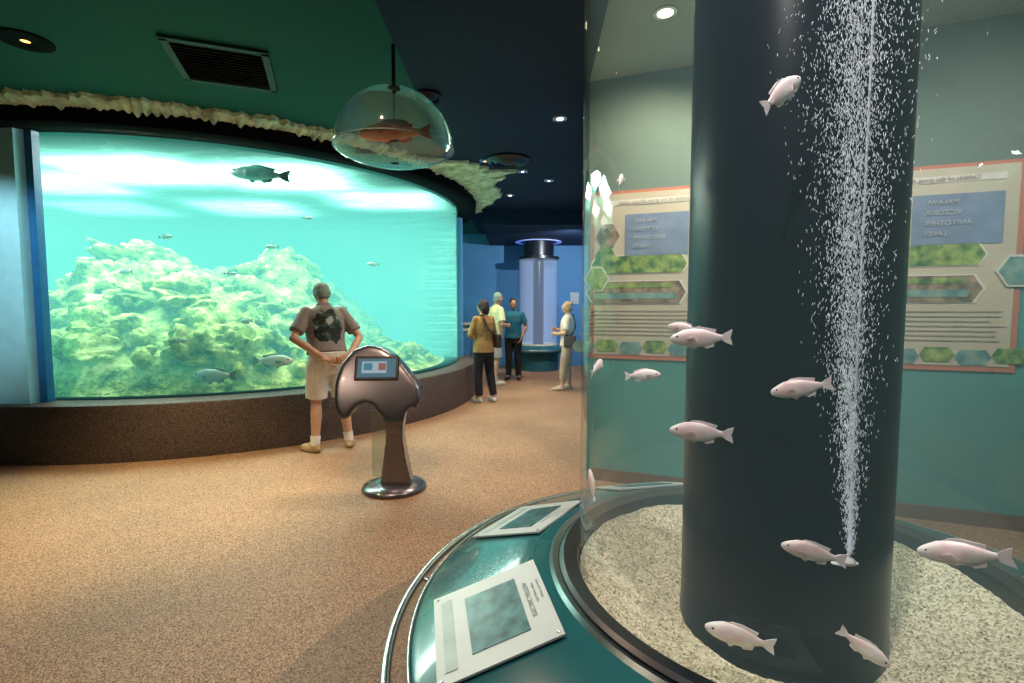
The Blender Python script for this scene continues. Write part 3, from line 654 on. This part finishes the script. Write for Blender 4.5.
mx=nn(nt,'ShaderNodeMix',data_type='RGBA'); nt.links.new(lt.outputs[0],mx.inputs[0]); nt.links.new(crb.outputs['Color'],mx.inputs[6]); nt.links.new(cr.outputs['Color'],mx.inputs[7]); nt.links.new(mx.outputs[2],b.inputs['Base Color'])

person('elderly_man',(-1.93,5.22,0),r(34),1.02,lean=.24,head_rot=(r(-28),0,r(6)),skin=SK,shirt=MS,sleeve=.75,legs=mat('beige_shorts',(.70,.67,.62),.85,bump=.2,bscale=20),leg_end=.55,
  shoe=mat('tan_shoes',(.50,.36,.22),.7),sock=mat('white_socks',(.8,.8,.78),.9),hair=H_gr,hair_style='thin',build=1.10,hem=1.0,
  J=dict(elR=(.33,.0,1.16),wrR=(.16,-.20,.99),elL=(-.33,.0,1.17),wrL=(-.06,-.20,.96),hdR=(-1,-.12,-.35),hdL=(1,-.1,-.1),
  hipR=(.10,0,.90),knR=(.15,.03,.49),anR=(.19,-.02,.09),toR=(.24,.13,.03),hipL=(-.10,0,.9),knL=(-.12,.03,.49),anL=(-.15,-.02,.09),toL=(-.22,.12,.03)),
  palms=dict(R=(0,-1,0),L=(0,-1,0)),curl=.5)
person('man_blue_shirt',(.03,10.4,0),r(170),.97,skin=SK2,shirt=mat('teal_blue_shirt',(.015,.15,.24),.8),sleeve=.7,legs=mat('black_trousers',(.012,.012,.016),.8),leg_end=.09,shoe=mat('black_shoes',(.01,.01,.01),.4),hair=H_dk,
  head_rot=(0,0,r(20)),J=dict(elL=(-.27,-.05,1.15),wrL=(-.20,.10,.93),hdL=(.3,.3,-.8),elR=(.27,-.05,1.15)))
person('man_yellow_shirt',(-.36,9.75,0),r(-60),1.03,skin=SK,shirt=mat('pale_yellow_shirt',(.70,.62,.25),.8,col2=(.75,.72,.50),scale=2),sleeve=.8,legs=mat('grey_shorts',(.40,.40,.37),.85),leg_end=.52,shoe=mat('light_shoes',(.6,.58,.55),.7),sock=mat('grey_socks',(.5,.5,.5),.9),hair=H_gr,
  build=1.08,lean=.10,head_rot=(r(-12),0,r(10)),J=dict(elR=(.26,.05,1.15),wrR=(.12,.26,1.12),hdR=(-.6,.6,.1)))
person('woman_dark_hair',(-.45,7.92,0),r(35),.93,fem=True,skin=SK,shirt=mat('mustard_top',(.32,.15,.05),.85,col2=(.46,.28,.10),scale=9),sleeve=1.3,legs=mat('dark_trousers',(.015,.015,.02),.85),leg_end=.12,shoe=mat('white_sneakers',(.75,.75,.72),.6),hair=H_dk,hair_style='bob',hem=.86,
  head_rot=(r(-6),0,r(25)),J=dict(elR=(.24,.04,1.16),wrR=(.10,.24,1.10),hdR=(-.6,.6,0),elL=(-.24,.04,1.16),wrL=(-.08,.24,1.10),hdL=(.6,.6,0),anR=(.14,-.10,.09),toR=(.17,.05,.03),knR=(.12,-.01,.49)),
  bag=((.20,-.08,1.05),(.10,.24,.24),mat('dark_brown_bag',(.05,.03,.025),.6),1))
person('woman_blonde',(1.02,9.1,0),r(80),.92,fem=True,skin=SK,shirt=mat('cream_top',(.70,.60,.48),.85,col2=(.78,.70,.60),scale=12),sleeve=.8,legs=mat('beige_trousers',(.50,.38,.28),.85),leg_end=.22,shoe=mat('beige_shoes',(.5,.4,.32),.6),hair=H_bl,hair_style='fluffy',hem=.88,build=1.06,
  head_rot=(r(-4),0,r(15)),J=dict(elR=(.22,.04,1.16),wrR=(.08,.24,1.20),hdR=(-.6,.5,.2),elL=(-.24,.04,1.14),wrL=(-.08,.25,1.12),hdL=(.6,.6,.1),anL=(-.12,.10,.09),toL=(-.14,.25,.03),knL=(-.10,.08,.49)),
  bag=((-.19,-.05,.98),(.10,.24,.22),mat('grey_bag',(.08,.07,.07),.6),-1))

# ------------------------------------------------------------ distant column aquarium
fc=empty('distant_column_aquarium',(.64,12.2,0))
bm=bmesh.new(); lathe(bm,[(.48,.60),(.60,.52),(.62,.50),(.62,.44),(.50,.40),(.50,0)],seg=64); fin(bm,'base',mat('dark_teal_base',(.02,.10,.12),.35),fc)
bm=bmesh.new()
lathe(bm,[(.66+.015*math.cos(t*math.pi/4),.50+.015*math.sin(t*math.pi/4)) for t in range(8)],seg=64,closed=True)
for i in range(8):
    a=i*math.pi/4; limb(bm,(.60*math.cos(a),.6*math.sin(a),.47),(.66*math.cos(a),.66*math.sin(a),.49),.008,.008)
fin(bm,'rail',M_chrome,fc)
bm=bmesh.new(); lathe(bm,[(.48,.58),(.48,2.68)],seg=64); fin(bm,'acrylic_cylinder',M_glass,fc)
bm=bmesh.new(); lathe(bm,[(0,.60),(.47,.60),(.47,2.66),(0,2.66)],seg=48); bmesh.ops.remove_doubles(bm,verts=bm.verts,dist=1e-4); fin(bm,'water',glow_watermat('pale_blue_water',.7,(.50,.66,1.0)),fc)
bm=bmesh.new(); lathe(bm,[(.13,.60),(.13,2.68)],seg=32); fin(bm,'core_pipe',M_black,fc)
bm=bmesh.new(); lathe(bm,[(.14,.615),(.46,.64),(.47,.60)],seg=48); fin(bm,'gravel_bed',M_grav,fc)
bm=bmesh.new(); lathe(bm,[(.001,2.66),(.50,2.66),(.50,2.72),(.37,2.74),(.37,3.09),(.001,3.09)],seg=48); fin(bm,'cap',M_black,fc)
bm=bmesh.new(); lathe(bm,[(.45,3.085),(.45,3.075),(.56,3.075),(.56,3.085)],seg=64,closed=True); fin(bm,'blue_ring_light',emit('ring_blue',(.03,.09,.8),.6),fc)
st=empty('information_stand',(-.86,10.6,0))
bm=bmesh.new(); limb(bm,(0,0,0),(0,0,1.05),.025,.025); lathe(bm,[(.001,0),(.16,0),(.16,.02),(.001,.03)],seg=32); fin(bm,'post',M_chrome,st)
bm=bmesh.new(); box(bm,(0,0,0),(.42,.30,.02)); o=fin(bm,'board',M_lab,st,smooth=False,loc=(0,0,1.10),rot=(r(35),0,0)); bevel(o,.005)
bm=bmesh.new(); box(bm,(0,0,.012),(.36,.10,.003)); fin(bm,'board_print',M_pic,st,smooth=False,loc=(0,0,1.10),rot=(r(35),0,0))
bm=bmesh.new(); box(bm,(0,0,0),(.22,.01,.30)); fin(bm,'wall_notice',M_lab,smooth=False,loc=(1.62,12.985,1.75))

# ------------------------------------------------------------ lights
def spot(x,y,z,tx,ty,tz,W,col_,size=110,blend=.8,rad=.012):
    l=bpy.data.lights.new('spot','SPOT'); l.energy=W; l.color=col_; l.spot_size=r(size); l.spot_blend=blend; l.shadow_soft_size=rad
    o=bpy.data.objects.new('spot_lamp',l); C.objects.link(o); o.location=(x,y,z); o.rotation_euler=(V((tx,ty,tz))-V((x,y,z))).to_track_quat('-Z','Y').to_euler()
def area(x,y,z,sx,sy,W,col_,tgt=None):
    l=bpy.data.lights.new('area','AREA'); l.shape='RECTANGLE'; l.size=sx; l.size_y=sy; l.energy=W; l.color=col_
    o=bpy.data.objects.new('tank_lamp',l); C.objects.link(o); o.location=(x,y,z)
    if tgt: o.rotation_euler=(V(tgt)-V((x,y,z))).to_track_quat('-Z','Y').to_euler()
wm=(1,.80,.58)
spot(-3.0,3.6,3.33,-2.9,3.9,0,430,(1,.80,.38),62)
spot(-1.0,2.6,3.33,-1.0,2.8,0,150,(1,.72,.50),110)
spot(-2.2,1.2,3.33,-2.2,1.4,0,120,(1,.72,.50),120)
spot(.48,5.15,3.35,.2,5.3,0,170,wm,110)
spot(-.03,7.6,3.33,-.1,7.6,0,220,wm,110)
spot(.3,9.4,3.33,.2,9.6,0,220,wm,110)
spot(-.6,5.2,3.33,-1.5,5.3,.8,120,wm,90)
spot(-4.3,3.0,3.0,-4.95,4.85,1.8,200,(.75,.95,1),50)  # added lamp, only to brighten the blue frame post
spot(1.4,10.0,2.9,.5,13,1.6,260,(.8,.9,1),110)
spot(1.3,2.6,3.3,1.9,3.8,1.5,110,(1,.92,.78),110)  # added lamp to brighten the poster wall
spot(.98,3.33,3.3,1.0,4.2,2.0,70,(1,.85,.6),120)
spot(3.0,1.6,3.3,3.0,3.4,1.2,95,(.98,.95,.85),110)
spot(-.2,.2,3.3,.7,1.3,1.3,120,(1,.93,.88),60)  # added fill from the camera side for bubbles and fish
spot(FC[0]-.45,FC[1]-.03,3.28,FC[0]-.45,FC[1]-.03,0,100,(1,.95,.84),80)
spot(FC[0]-.05,FC[1]-.45,3.28,FC[0]-.05,FC[1]-.45,0,130,(1,.96,.92),80)
spot(FC[0]+.43,FC[1]+.05,3.28,FC[0]+.43,FC[1]+.05,0,95,(1,.96,.86),80)
for x,y,w in ((-6.2,6.9,420),(-4.6,6.3,420),(-3.0,6.6,360),(-2.0,8.0,260),(-4.4,8.6,400),(-6.8,8.6,300)):
    area(x,y,3.38,1.5,1.2,w,(.86,1,.84))
w=bpy.data.worlds.new('world'); sc.world=w; w.use_nodes=True; w.node_tree.nodes['Background'].inputs[0].default_value=(.05,.08,.12,1); w.node_tree.nodes['Background'].inputs[1].default_value=.3
